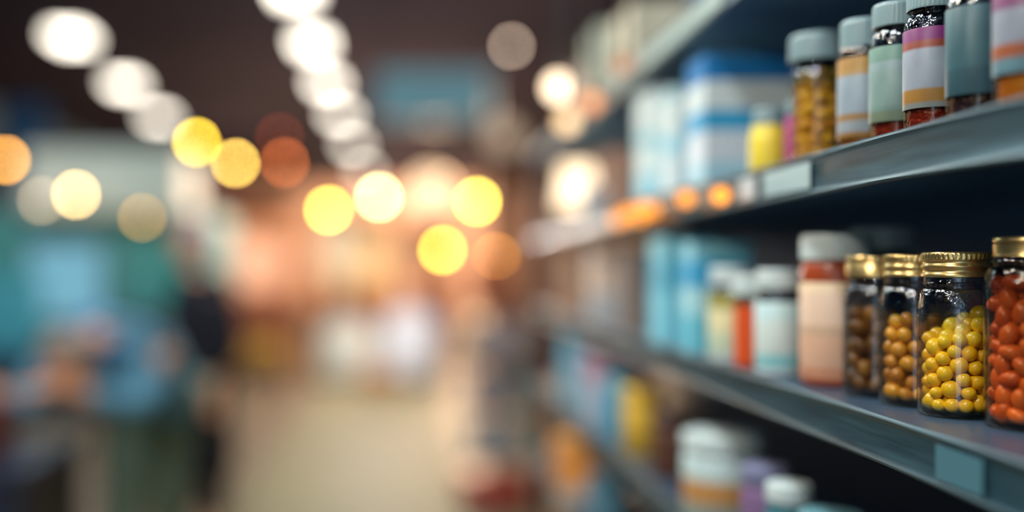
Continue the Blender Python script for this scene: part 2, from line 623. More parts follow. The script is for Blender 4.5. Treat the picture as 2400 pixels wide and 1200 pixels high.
t = thing('glass_jar', 'gold lidded jar of golden brown balls, just behind the yellow candy jar', 'jar', J3, group='gold lidded jars on the lower shelf')
jar_glass(t, 0.0245, 0.1055, 0.0200, 0.0680, 0.0850, g_clear, g_shoulder)
gold_lid(t, 0.0216, 0.0925, 0.0155)
fill('candy', 'golden brown ball inside the jar behind the yellow candies', 'candy', 'golden brown balls in the second jar', J3, 78, 0.0218, 0.0036, (0.0046, 0.0062), m_brn, 5, (1, 0.92, 0.86))

t = thing('glass_jar', 'smoky gold lidded jar of brown tablets beside the white capped bottle', 'jar', J2, group='gold lidded jars on the lower shelf')
jar_glass(t, 0.0240, 0.1050, 0.0198, 0.0700, 0.0850, g_smoke, g_smoke_s)
gold_lid(t, 0.0214, 0.0915, 0.0158, 1)
fill('tablet', 'brown tablet inside the smoky gold lidded jar', 'tablet', 'brown tablets in the smoky jar', J2, 34, 0.0214, 0.0036, (0.0060, 0.0078), m_dbr, 8, (1.1, 1.0, 0.8))

t = thing('glass_jar', 'tall amber jar packed with orange oval pieces, cut by the picture edge', 'jar', J5)
jar_glass(t, 0.0262, 0.1150, 0.0208, 0.0850, 0.1000, g_amber, g_amber_s)
gold_lid(t, 0.0212, 0.1060, 0.0120, 1)
fill('softgel', 'orange oval piece inside the tall amber jar', 'softgel', 'orange pieces in the amber jar', J5, 116, 0.0234, 0.0036, (0.0052, 0.0064), m_org, 11, (1.35, 0.92, 0.9))


def bottle(name, label, cat, x, y, z, R, H, cap_r, cap_h, gm, gs, capm, lab=None, lz=(0.16, 0.66), fillm=None, fill_top=0.6, group=None, neck=0.8, shoulder=0.68):
    t = thing(name, label, cat, (x, y, z), group=group)
    hn = H - cap_h
    jar_glass(t, R, H - 0.002, min(cap_r * 0.86, R * 0.86), H * shoulder, H * neck, gm, gs)
    ribbed_cap(t, cap_r, H - cap_h, cap_h, capm)
    if lab:
        link_mesh('label', lathe_bm([(R + 0.0003, H * lz[0]), (R + 0.0005, H * lz[0] + 0.0005), (R + 0.0005, H * lz[1] - 0.0005), (R + 0.0003, H * lz[1])], 64), lab, t)
    if fillm:
        bm = lathe_bm([(0, 0.004), (R * 0.8, 0.004), (R - 0.0025, 0.007), (R - 0.0023, H * fill_top * 0.5), (R - 0.0025, H * fill_top - 0.003), (R * 0.8, H * fill_top), (0, H * fill_top + 0.002)], 40)
        o = link_mesh('contents', bm, fillm, t)
        o['kind'] = 'stuff'
    return t


pill_red = mat('dark_red_pills', (128, 40, 26), 0.35, vary=0.5, scale=180, bump=1.0, bscale=260)
pill_dark = mat('dark_pills', (40, 34, 60), 0.35, vary=0.5, scale=180, bump=1.0, bscale=260)
pill_gold = mat('gold_pills', (190, 130, 40), 0.35, vary=0.5, scale=180, bump=1.0, bscale=260)
GU = 'capped bottles on the upper shelf'
XU = 0.345
# upper shelf, from the far end of the row to the near one
t = thing('glass_bottle', 'yellow tablet filled bottle with a wide grey cap on the upper shelf', 'bottle', (0.3455, 0.868, Z_UP), group=GU)
jar_glass(t, 0.0205, 0.104, 0.0165, 0.066, 0.0800, g_clear, g_smoke_s)
ribbed_cap(t, 0.0222, 0.0866, 0.0225, m_greycap)
fill('tablet', 'mustard yellow tablet inside the wide capped upper shelf bottle', 'tablet', 'mustard tablets in the upper shelf bottle', (0.3455, 0.868, Z_UP), 62, 0.0186, 0.0036, (0.0052, 0.0062), m_ytab, 21, (1, 1, 0.8))
bottle('glass_bottle', 'bottle with white and ochre label right of the yellow tablet bottle', 'bottle', 0.3462, 0.781, Z_UP, 0.0182, 0.101, 0.0165, 0.0215, g_amber, g_amber_s, m_greycap,
       bands('lab_ochre', [(0, (200, 140, 60)), (0.07, (196, 206, 214)), (0.22, (205, 150, 84)), (0.30, (190, 208, 222)), (0.78, (214, 164, 84)), (0.86, (206, 150, 60))]), (0.10, 0.70), pill_gold, group=GU)
bottle('glass_bottle', 'bottle with pale mint green label and grey cap on the upper shelf', 'bottle', 0.3455, 0.726, Z_UP, 0.0178, 0.0995, 0.0160, 0.0170, g_amber, g_smoke_s, m_greycap,
       bands('lab_mint', [(0, (150, 168, 140)), (0.14, (150, 186, 176)), (0.2, (164, 196, 190)), (0.7, (168, 196, 200)), (0.8, (130, 176, 160))]), (0.15, 0.68), pill_red, group=GU)
bottle('glass_bottle', 'bottle with purple topped white label and ochre foot band', 'bottle', 0.3452, 0.676, Z_UP, 0.0175, 0.0985, 0.0155, 0.0160, g_amber, g_smoke_s, m_greycap,
       bands('lab_purple', [(0, (170, 176, 170)), (0.07, (206, 150, 70)), (0.24, (190, 200, 214)), (0.74, (176, 74, 50)), (0.84, (150, 44, 130))]), (0.17, 0.70), pill_red, group=GU)
bottle('glass_bottle', 'dark bottle with plain deep teal label between two brighter labels', 'bottle', 0.3452, 0.6225, Z_UP, 0.0172, 0.0985, 0.0150, 0.0150, g_amber, g_smoke_s, m_greycap,
       bands('lab_teal', [(0, (62, 104, 116)), (0.3, (70, 118, 128)), (0.8, (76, 120, 130))]), (0.17, 0.71), pill_dark, group=GU)
bottle('glass_bottle', 'bottle with magenta, grey and orange banded label at the picture edge', 'bottle', 0.3455, 0.571, Z_UP, 0.0176, 0.1010, 0.0155, 0.0150, g_amber, g_smoke_s, m_greycap,
       bands('lab_magenta', [(0, (130, 176, 190)), (0.16, (200, 110, 70)), (0.30, (176, 184, 200)), (0.66, (150, 70, 130))]), (0.20, 0.74), pill_gold, group=GU)

# lower shelf, behind the jars
bottle('supplement_bottle', 'large orange bottle with peach label and wide white cap behind the jars', 'bottle', 0.3590, 0.862, Z_LO, 0.0285, 0.1265, 0.0278, 0.0215,
       mat('rust_plastic', (150, 62, 30), 0.3, coat=0.3), mat('rust_plastic', (150, 62, 30)), m_white,
       bands('print_peach', [(0, (216, 150, 116)), (0.12, (224, 176, 146)), (0.45, (206, 170, 140)), (0.55, (230, 196, 170)), (0.9, (236, 206, 170))]), (0.05, 0.68), neck=0.82, shoulder=0.70)
bottle('supplement_bottle', 'second wide white capped bottle, mostly hidden behind the gold lidded jars', 'bottle', 0.425, 0.92, Z_LO, 0.026, 0.134, 0.0260, 0.0200,
       mat('dark_bottle_plastic', (50, 58, 66), 0.3), mat('dark_bottle_plastic', (50, 58, 66)), m_white,
       bands('lab_slate', [(0, (70, 86, 96)), (0.5, (90, 106, 112))]), neck=0.82)
m_plast = mat('white_bottle_plastic', (206, 222, 222), 0.4, vary=0.03)
bottle('pill_bottle', 'short white bottle with pale aqua label left of the large orange bottle', 'bottle', 0.3385, 0.94, Z_LO, 0.0200, 0.0960, 0.0195, 0.0170, m_plast, g_smoke_s, m_white,
       bands('print_aqua', [(0, (150, 214, 218)), (0.2, (214, 226, 220)), (0.7, (200, 226, 226))]), (0.08, 0.70))
bottle('pill_bottle', 'small orange red bottle with white cap beside the short white bottle', 'bottle', 0.334, 1.005, Z_LO, 0.0150, 0.090, 0.0170, 0.0190, mat('orange_plastic', (214, 80, 30), 0.3), g_smoke_s, m_white, None)
bottle('pill_bottle', 'bottle with cream and olive label between the cyan cartons and orange bottle', 'bottle', 0.338, 1.075, Z_LO, 0.0230, 0.0980, 0.0215, 0.0170, m_plast, g_smoke_s, m_white,
       bands('print_cream', [(0, (210, 226, 196)), (0.35, (236, 226, 176)), (0.75, (150, 140, 60))]), (0.08, 0.72))


def carton(label, x0, x1, y0, y1, z, h, m, rz=0.0, group=None, name='carton', cat='box'):
    """cardboard carton: body, with a tucked top flap as its part"""
    cx, cy = (x0 + x1) / 2, (y0 + y1) / 2
    t = thing(name, label, cat, (cx, cy, z), rz, group)
    hx, hy = (x1 - x0) / 2, (y1 - y0) / 2
    link_mesh('carton_body', box_bm(-hx, hx, -hy, hy, 0, h, 0.0012), m, t, smooth=False)
    link_mesh('top_flap', box_bm(-hx + 0.002, hx - 0.002, -hy + 0.002, hy - 0.002, h, h + 0.0008), m, t, smooth=False)
    return t


def tub(label, x, y, z, R, H, m, capm, cat='tub', group=None, name='plastic_tub', cap_h=0.18, cap_k=1.0):
    """wide mouthed tub: body and screw cap"""
    t = thing(name, label, cat, (x, y, z), 0, group)
    ch = H * cap_h
    link_mesh('tub_body', lathe_bm([(0, 0), (R - 0.004, 0), (R - 0.001, 0.001), (R, 0.004), (R, H - ch - 0.012), (R * 0.97, H - ch - 0.006), (R * 0.86, H - ch - 0.002), (R * 0.86, H - ch + 0.002), (0, H - ch + 0.002)], 48), m, t)
    ribbed_cap(t, R * cap_k, H - ch, ch, capm)
    return t


# cartons and tubs further along the four shelves
blue_box = bands('carton_blue', [(0, (170, 214, 230)), (0.18, (216, 226, 234)), (0.42, (60, 166, 214)), (0.58, (220, 232, 232)), (0.80, (30, 124, 190))])
carton('large white and blue carton with a deep blue top band on the upper shelf', 0.3165, 0.425, 1.10, 1.17, Z_UP, 0.141, blue_box)
tub('squat yellow bottle with clear shoulder in front of the blue carton', 0.3345, 0.955, Z_UP, 0.0168, 0.060, mat('yellow_tub', (240, 214, 70), 0.35), m_greycap, 'bottle', name='small_bottle', cap_h=0.3, cap_k=0.8)
tub('small magenta bottle between the squat yellow bottle and wide capped bottle', 0.349, 0.915, Z_UP, 0.0130, 0.062, mat('magenta_plastic', (176, 70, 130), 0.35), m_greycap, 'bottle', name='small_bottle', cap_h=0.22, cap_k=0.9)
ice = bands('carton_ice', [(0, (140, 214, 234)), (0.25, (220, 240, 240)), (0.5, (160, 214, 226)), (0.62, (226, 240, 238))])
ice2 = bands('carton_ice_two', [(0, (214, 234, 238)), (0.4, (160, 220, 238)), (0.55, (226, 240, 238)), (0.9, (180, 216, 222))])
carton('pale icy blue carton standing left of the large blue and white carton', 0.318, 0.39, 1.24, 1.30, Z_UP, 0.130, ice2)
carton('tall white carton with aqua middle band on the upper shelf', 0.318, 0.40, 1.36, 1.44, Z_UP, 0.150, ice)
carton('brown cardboard carton on the upper shelf before the glowing lamp', 0.325, 0.40, 1.62, 1.72, Z_UP, 0.10, mat('brown_card', (150, 112, 92), 0.6))
carton('grey carton on the upper shelf just behind the brown cardboard carton', 0.325, 0.40, 1.84, 1.94, Z_UP, 0.06, mat('grey_card', (150, 160, 170), 0.6))

cy1 = bands('carton_cyan', [(0, (110, 200, 222)), (0.35, (176, 228, 238)), (0.6, (50, 170, 220)), (0.85, (140, 210, 226))])
cy2 = bands('carton_cyan_two', [(0, (130, 210, 230)), (0.5, (90, 180, 206)), (0.8, (120, 200, 216))])
carton('cyan carton with a strong blue band on the lower shelf', 0.318, 0.385, 1.15, 1.20, Z_LO, 0.125, cy1)
carton('tall cyan carton standing behind the blue banded one on the lower shelf', 0.318, 0.385, 1.28, 1.36, Z_LO, 0.135, cy2)
carton('peach white carton on the lower shelf near the far post', 0.325, 0.43, 1.78, 1.88, Z_LO, 0.130, bands('carton_peach', [(0, (190, 190, 190)), (0.4, (236, 206, 184)), (0.8, (200, 170, 156))]))
carton('grey brown carton on the lower shelf between the cyan and peach cartons', 0.33, 0.42, 1.54, 1.62, Z_LO, 0.120, mat('greybrown_card', (128, 112, 104), 0.6))
carton('tan carton at the far end of the lower shelf', 0.325, 0.42, 2.1, 2.25, Z_LO, 0.135, mat('tan_card', (170, 128, 100), 0.6))

# third shelf
tub('clear topped white tub with golden pieces at the front of the third shelf', 0.349, 1.14, Z_3, 0.044, 0.098, bands('tub_white_gold', [(0, (150, 160, 150)), (0.3, (196, 140, 80)), (0.6, (196, 214, 212))]), m_white)
tub('yellow tub with mustard foot on the third shelf', 0.350, 1.54, Z_3, 0.030, 0.100, bands('tub_yellow', [(0, (190, 150, 50)), (0.45, (236, 186, 60))]), mat('yellow_cap', (232, 184, 60), 0.4))
tub('turquoise tub left of the yellow tub on the third shelf', 0.340, 1.66, Z_3, 0.024, 0.105, mat('turquoise_tub', (60, 150, 180), 0.4), mat('turq_cap', (90, 170, 190), 0.4))
tub('brown tub right of the yellow tub on the third shelf', 0.352, 1.38, Z_3, 0.026, 0.085, mat('brown_tub', (90, 56, 42), 0.4), mat('brown_cap', (80, 56, 50), 0.4))
carton('white carton with a rose pink corner band on the third shelf', 0.322, 0.42, 1.80, 1.92, Z_3, 0.120, bands('carton_rose', [(0, (180, 196, 212)), (0.5, (214, 206, 222)), (0.66, (206, 140, 158)), (0.88, (200, 176, 196))]))
tub('pale blue tub at the end of the third shelf', 0.345, 2.10, Z_3, 0.034, 0.145, mat('paleblue_tub', (120, 176, 196), 0.4), mat('paleblue_cap', (110, 170, 190), 0.4))
tub('white capped tub with lilac label under the lower shelf lip', 0.342, 0.985, Z_3, 0.022, 0.092, bands('tub_lilac', [(0, (130, 130, 156)), (0.5, (130, 100, 140))]), mat('lilac_cap', (116, 116, 146), 0.4))
tub('small bottle with a pale aqua cap next to the lilac tub', 0.343, 0.925, Z_3, 0.020, 0.088, mat('teal_bottle', (60, 110, 120), 0.4), m_white)
tub('dark teal tub with broad cap on the third shelf nearest the lens', 0.352, 0.855, Z_3, 0.026, 0.078, mat('deep_teal_tub', (46, 84, 96), 0.4), mat('teal_cap', (96, 140, 150), 0.4))
tub('slate tub with broad cap on the third shelf beside the dark teal tub', 0.352, 0.785, Z_3, 0.026, 0.072, mat('slate_tub', (50, 70, 90), 0.4), mat('slate_cap', (90, 124, 140), 0.4))
# fourth shelf
tub('round orange tub with tan lid on the fourth shelf', 0.350, 2.05, Z_4, 0.060, 0.125, bands('tub_orange', [(0, (206, 190, 180)), (0.3, (222, 140, 62))]), mat('orange_cap', (222, 150, 70), 0.4))
tub('slate blue tub on the fourth shelf in front of the orange one', 0.350, 1.80, Z_4, 0.036, 0.10, mat('slate_blue_tub', (80, 120, 136), 0.4), mat('slate_blue_cap', (70, 110, 126), 0.4))
# top shelf
carton('cream carton lying on the top shelf', 0.325, 0.44, 1.50, 1.66, Z_T, 0.10, mat('cream_card', (206, 196, 170), 0.6))
carton('grey green carton on the top shelf behind the cream carton', 0.325, 0.43, 1.76, 1.90, Z_T, 0.13, mat('greygreen_card', (160, 166, 150), 0.6))
carton('pinkish brown carton at the far end of the top shelf', 0.325, 0.43, 2.0, 2.12, Z_T, 0.10, mat('pinkbrown_card', (186, 156, 140), 0.6))
price_card(1.02, 1.55, Z_T, (168, 186, 180), 'long pale grey strip painting the lit look of the top shelf lip')  # pale strip stands in for the brightly lit stretch of this lip

# small glowing lamp on the upper shelf
t = thing('table_lamp', 'small glowing cream shaded lamp standing on the upper shelf', 'lamp', (0.362, 2.22, Z_UP))
link_mesh('lamp_foot', lathe_bm([(0, 0), (0.03, 0), (0.03, 0.004), (0.006, 0.010), (0.005, 0.045), (0, 0.045)], 32), m_gold, t)
link_mesh('lamp_shade', lathe_bm([(0.0, 0.036), (0.042, 0.036), (0.046, 0.04), (0.036, 0.125), (0.033, 0.13), (0, 0.13)], 40), glow('shade_glow', (255, 228, 190), 2.6), t)

# fairy lights along the upper shelf lip
m_fairy = glow('fairy_glow', (255, 158, 60), 2.3)
fy = [1.27, 1.305, 1.335, 1.375, 1.42, 1.475, 1.11, 0.985]
lab_f = 'tiny amber fairy light clipped to the upper shelf lip'
pts = []
for k in range(60):
    y = 1.03 + 0.5 * k / 59
    pts.append((XF - 0.0125, y, Z_UP - 0.003 + 0.002 * math.sin(y * 70)))
o = link_mesh('string_cable', tube_bm(pts, 0.0006, 6), mat('cord_black', (30, 28, 26), 0.6))
tag(o, 'thin dark cable running along the upper shelf lip', 'cable')
for i, y in enumerate(fy):
    z = Z_UP - 0.017 + 0.004 * math.sin(i * 2.3)
    if i == 0:
        root = thing('fairy_light', lab_f, 'fairy light', (XF - 0.0125, y, z), group='amber fairy lights on the shelf lip')
        link_mesh('bulb', ball_bm(0.0085, 3), m_fairy, root)
        link_mesh('socket', lathe_bm([(0, 0.0080), (0.003, 0.0080), (0.003, 0.013), (0, 0.013)], 12), mat('cord_black', (30, 28, 26)), root)
        src = root
    else:
        r2 = src.copy()
        C.objects.link(r2)
        r2.location = (XF - 0.0125, y, z)
        for ch in src.children:
            c2 = ch.copy()
            C.objects.link(c2)
            c2.parent = r2

# ------------------------------------------------------------------ ceiling lights
m_house = mat('fixture_metal', (120, 124, 128), 0.4, 0.5)
m_panel = glow('panel_glow', (255, 244, 226), 8.0)
light_src = None


def ceiling_light(x, y, label, group, sx=0.34, sy=0.5, m=m_panel):
    t = thing('ceiling_light', label, 'ceiling light', (x, y, CEIL), group=group)
    link_mesh('housing', box_bm(-sx / 2 - 0.02, sx / 2 + 0.02, -sy / 2 - 0.02, sy / 2 + 0.02, -0.05, 0, 0.004), m_house, t, smooth=False)
    link_mesh('diffuser', box_bm(-sx / 2, sx / 2, -sy / 2, sy / 2, -0.115, -0.05, 0.01), m, t)
    return t


pos = ['nearest', 'second nearest', 'third', 'fourth', 'fifth', 'farthest']
G2, G1 = 'central row of ceiling lights', 'left row of ceiling lights'
rowB = [(9.6, 690), (11.9, 733), (14.5, 766), (17.6, 798), (21.9, 826), (28.0, 855)]
for i, (y, px) in enumerate(rowB):
    ceiling_light((px - VX) * y / F, y, 'white box light of the central ceiling row, %s to the lens' % pos[i] if i in (0, 1) else
                  'white box light of the central ceiling row, %s from the near end' % pos[i] if i < 5 else 'white box light at the far end of the central ceiling row', G2)
rowA = [(11.6, 167), (14.6, 293), (17.9, 373)]
for i, (y, px) in enumerate(rowA):
    ceiling_light((px - VX) * y / F, y, ['large white box light at the near end of the left ceiling row', 'white box light in the middle of the left ceiling row',
                                         'white box light at the far end of the left ceiling row, above the yellow bulbs'][i], G1)
for i, (x, y, p, c) in enumerate(ADDED_NEAR_LAMPS):  # unseen housings for the added near lamps
    t = thing('added_ceiling_fixture', 'unseen ceiling fixture added above the near part of the aisle', 'ceiling light', (x, y, CEIL), group='added fixtures overhead')
    link_mesh('housing', box_bm(-0.28, 0.28, -0.48, 0.48, -0.06, 0, 0.004), m_house, t, smooth=False)

# ------------------------------------------------------------------ hanging bulbs
m_cord = mat('cord_black', (30, 28, 26))


def pendant(px, py, y, rpx, rgb, strength, label, group='warm bare bulbs hanging over the stalls'):
    p = at(px, py, y)
    r = rpx * 0.8 * y / F
    t = thing('pendant_bulb', label, 'hanging bulb', p, group=group)
    top = CEIL - p.z
    link_mesh('cord', tube_bm([(0, 0, r * 1.9), (0, 0, top)], max(0.003, r * 0.08), 6), m_cord, t)
    link_mesh('socket', lathe_bm([(0, r * 1.0), (r * 0.5, r * 0.95), (r * 0.5, r * 1.6), (r * 0.3, r * 2.0), (0, r * 2.0)], 16), m_cord, t)
    link_mesh('bulb', ball_bm(r, 3, 1, 1, 1.05), glow('bulb_%d_%d_%d_%d' % (rgb + (int(strength * 10),)), rgb, strength * 1.3), t)
    return t


P = [
    (14, 375, 9.0, 9, (255, 176, 66), 42, 'amber bulb cut by the left picture edge'),
    (178, 456, 9.0, 9, (255, 206, 130), 46, 'cream amber bulb in front of the pale kiosk fascia'),
    (97, 470, 9.0, 8, (220, 190, 150), 18, 'dim bulb beside the cream amber one at the kiosk'),
    (333, 510, 8.5, 8, (214, 160, 70), 22, 'dull gold bulb hanging lowest at the kiosk'),
    (461, 333, 8.7, 9, (255, 214, 60), 50, 'bright yellow bulb below the left row of ceiling lights'),
    (552, 382, 8.6, 9, (255, 208, 96), 48, 'yellow orange bulb right of and lower than the bright yellow one'),
    (655, 322, 11.0, 8, (190, 80, 50), 8, 'dark red bulb above the dull orange one'),
    (667, 381, 11.4, 9, (230, 120, 62), 20, 'dull orange bulb below the dark red one'),
    (770, 492, 11.0, 9, (255, 224, 84), 52, 'yellow bulb left of the palest bulb over the centre of the aisle'),
    (888, 462, 12.0, 10, (255, 238, 160), 52, 'palest cream yellow bulb over the centre of the aisle'),
    (1118, 472, 9.2, 10, (255, 224, 84), 56, 'bright yellow bulb right of centre, topmost of the three clustered'),
    (1037, 586, 9.4, 10, (255, 208, 70), 46, 'golden bulb lowest and leftmost of the three clustered'),
    (1162, 603, 9.4, 9, (236, 150, 50), 24, 'orange bulb lowest and rightmost of the three clustered'),
    (1199, 108, 8.0, 8, (226, 200, 176), 17, 'faint beige bulb high up right of the teal hanging sign'),
    (1308, 205, 1.90, 32, (255, 226, 190), 4.0, 'bright cream globe bulb hanging beside the far end of the top shelf'),
    (1330, 284, 1.78, 26, (255, 214, 160), 2.2, 'smaller cream globe bulb just below the bright one beside the top shelf'),
    (1386, 240, 1.62, 24, (230, 150, 96), 2.0, 'dim orange globe bulb right of the bright cream one beside the top shelf'),
    (1460, 152, 1.42, 24, (200, 120, 76), 0.9, 'brownish globe bulb furthest right in front of the top shelf lip'),
    (1042, 425, 14.0, 7, (250, 200, 150), 12, 'faint peach bulb deep in the aisle'),
    (1270, 412, 6.6, 7, (255, 220, 160), 24, 'cream bulb hanging just beyond the shelf lamp'),
]
for q in P:
    pendant(*q)

for i, (x, y, z) in enumerate([(-1.5, -1.6, 2.7), (-0.3, -1.0, 2.9), (-1.3, 0.2, 2.6), (-0.1, 0.5, 3.0), (-1.7, 1.6, 3.0), (-0.9, 2.6, 3.4), (-2.2, 0.6, 2.4), (-0.7, -2.2, 2.6), (-1.9, -0.6, 2.9)]):  # unseen bulbs added out of view to put sparkle on the glass
    t = thing('pendant_bulb', 'unseen bare bulb added over the near aisle for sparkle on the jars', 'hanging bulb', (x, y, z), group='added bare bulbs over the near aisle')
    link_mesh('cord', tube_bm([(0, 0, 0.05), (0, 0, CEIL - z)], 0.003, 6), m_cord, t)
    link_mesh('socket', lathe_bm([(0, 0.025), (0.014, 0.023), (0.014, 0.05), (0.006, 0.06), (0, 0.06)], 16), m_cord, t)
    link_mesh('bulb', ball_bm(0.028, 3), glow('added_sparkle_bulb_%d' % (i % 2), ((214, 236, 255), (255, 236, 206))[i % 2], 70), t)
for (x, y, z, p), wh in zip(ADDED_SHADED, ('nearest the entrance', 'in the middle of the three', 'deepest into the aisle')):  # shades and bulbs of the unseen lamps added over the shelves
    t = thing('added_shaded_pendant', 'unseen shaded lamp added to light the near shelves, ' + wh, 'hanging lamp', (x, y, z), group='added lamps lighting the near shelves')
    link_mesh('cord', tube_bm([(0, 0, 0.14), (0, 0, CEIL - z)], 0.003, 6), m_cord, t)
    link_mesh('lamp_shade', lathe_bm([(0.11, -0.005), (0.10, 0.03), (0.07, 0.08), (0.03, 0.11), (0.02, 0.14), (0.0, 0.14), (0.0, 0.138), (0.018, 0.137), (0.027, 0.108), (0.067, 0.078), (0.097, 0.028), (0.107, -0.005)], 32, closed=False), mat('shade_dark', (40, 50, 56), 0.4), t)
    link_mesh('bulb', ball_bm(0.028, 3), glow('added_shaded_bulb', (255, 232, 200), 30), t, (0, 0, 0.06))

# paper lanterns deep in the aisle
def lantern(px, py, y, rpx, rgb, strength, label, sz=1.0):
    p = at(px, py, y)
    r = rpx * y / F
    t = thing('paper_lantern', label, 'lantern', p, group='paper lanterns deep in the aisle')
    prof = []
    n = 14
    for i in range(n + 1):
        a = -PI / 2 + PI * i / n
        prof.append((max(0.0 if i in (0, n) else 0.001, r * math.cos(a)) * (0.97 if i % 2 else 1), r * sz * math.sin(a)))
    link_mesh('paper_shade', lathe_bm(prof, 32), glow('lantern_%d_%d' % (int(px), int(py)), rgb, strength), t)
    link_mesh('cord', tube_bm([(0, 0, r * sz), (0, 0, CEIL - p.z)], 0.006, 6), m_cord, t)


lantern(1010, 448, 22, 44, (255, 214, 170), 2.6, 'glowing white paper lantern at the brightest spot of the far aisle')
lantern(608, 615, 13, 62, (255, 186, 146), 1.25, 'peach paper lantern hanging low on the left side of the aisle')
lantern(1180, 318, 14, 34, (230, 200, 170), 0.9, 'pale beige lantern right of the teal hanging sign')
lantern(480, 450, 14, 44, (236, 176, 160), 0.2, 'dusty pink lantern under the yellow orange bulb')
lantern(960, 600, 24, 60, (255, 196, 150), 1.0, 'wide peach lantern low over the far floor')

lantern(800, 590, 16, 56, (255, 220, 176), 0.95, 'cream paper lantern hanging between the yellow bulb and the wide peach lantern', 1.4)

# ------------------------------------------------------------------ signs
p0, p1 = at(885, 165, 10), at(1150, 282, 10)
t = thing('hanging_sign', 'wide teal lightbox sign hanging from the ceiling', 'sign', ((p0.x + p1.x) / 2, 10, p1.z))
wS, hS = (p1.x - p0.x), p0.z - p1.z
link_mesh('sign_frame', box_bm(-wS / 2 - 0.02, wS / 2 + 0.02, 0, 0.10, -0.02, hS + 0.02, 0.01), m_house, t, smooth=False)
link_mesh('sign_face', box_bm(-wS / 2, wS / 2, -0.012, 0.0, 0, hS, 0.003), glow('teal_sign_glow', (116, 160, 172), 0.62), t, smooth=False)
for s in (-1, 1):
    link_mesh('hanger_rod', tube_bm([(s * wS * 0.4, 0.05, hS), (s * wS * 0.4, 0.05, CEIL - p1.z)], 0.008, 8), m_cord, t)

# ------------------------------------------------------------------ kiosk on the left
t = thing('kiosk', 'teal kiosk with pale fascia and lit blue window on the left', 'kiosk', (-2.75, 9.6, 0))
m_teal = mat('kiosk_teal', (84, 156, 156), 0.5, vary=0.2, scale=2)
link_mesh('kiosk_wall', box_bm(-1.35, 0.85, 0.1, 1.6, 0, 1.85, 0.01), m_teal, t, smooth=False)
f0, f1 = at(60, 352, 9.5), at(432, 500, 9.5)
link_mesh('fascia', box_bm(f0.x + 2.75, f1.x + 2.75, -0.15, 0.6, f1.z, f0.z, 0.02), mat('kiosk_fascia', (190, 200, 196), 0.5, vary=0.2, scale=1.5), t, smooth=False)
w0, w1 = at(66, 575, 9.6), at(236, 745, 9.6)
fr_ = link_mesh('window_frame', box_bm(w0.x + 2.75 - 0.04, w1.x + 2.75 + 0.04, 0.05, 0.10, w1.z - 0.04, w0.z + 0.04, 0.005), m_house, t, smooth=False)
link_mesh('window_pane', box_bm(w0.x + 2.75, w1.x + 2.75, 0.035, 0.05, w1.z, w0.z), glow('kiosk_window', (140, 205, 228), 0.75), fr_, smooth=False)
link_mesh('counter', box_bm(-1.45, 0.9, -0.35, 0.1, 0.0, 0.55, 0.02), mat('kiosk_counter', (40, 60, 80), 0.5), t, smooth=False)
link_mesh('side_panel', box_bm(-1.3, -0.72, 0.02, 0.1, 0.35, 1.25, 0.01), mat('aqua_panel', (84, 176, 196), 0.5), t, smooth=False)
link_mesh('side_panel', box_bm(0.35, 0.8, 0.02, 0.1, 0.95, 1.45, 0.01), mat('green_panel', (70, 160, 156), 0.5), t, smooth=False)

# blue banner on the left wall
o = link_mesh('wall_banner', box_bm(-5.2, -4.6, 13.0, 13.03, 2.2, 3.4, 0.005), mat('banner_blue', (40, 96, 150), 0.7))
tag(o, 'deep blue cloth banner hanging behind the left bulbs', 'banner')

# ------------------------------------------------------------------ stalls along the far aisle
def stall(label, x0, x1, y, h, body, roof_rgb, back_rgb, zc=0.85):
    cx = (x0 + x1) / 2
    w = x1 - x0
    t = thing('market_stall', label, 'stall', (cx, y, 0))
    link_mesh('counter', box_bm(-w / 2, w / 2, -0.4, 0.4, 0, zc, 0.02), mat('stall_c_%d_%d_%d' % body, body, 0.6, scale=2), t, smooth=False)
    link_mesh('back_board', box_bm(-w / 2, w / 2, 0.6, 0.65, 0, h, 0.01), mat('stall_b_%d_%d_%d' % back_rgb, back_rgb, 0.7, scale=1.5, vary=0.2), t, smooth=False)
    for sx in (-1, 1):
        for sy in (-0.4, 0.55):
            link_mesh('post', tube_bm([(sx * (w / 2 - 0.04), sy, 0), (sx * (w / 2 - 0.04), sy, h)], 0.025, 8), m_post, t)
    bm = bmesh.new()
    # a pitched awning with a scalloped front edge
    n = 12
    A = [bm.verts.new((-w / 2 + w * i / n, -0.7, h - 0.28 - (0.05 if i % 2 else 0))) for i in range(n + 1)]
    B = [bm.verts.new((-w / 2 + w * i / n, -0.7, h - 0.12)) for i in range(n + 1)]
    D = [bm.verts.new((-w / 2 + w * i / n, 0.65, h + 0.12)) for i in range(n + 1)]
    for i in range(n):
        bm.faces.new((A[i], A[i + 1], B[i + 1], B[i]))
        bm.faces.new((B[i], B[i + 1], D[i + 1], D[i]))
    bmesh.ops.solidify(bm, geom=bm.faces[:], thickness=0.015)
    link_mesh('awning', bm, mat('awning_%d_%d_%d' % roof_rgb, roof_rgb, 0.7), t, smooth=False)
    return t


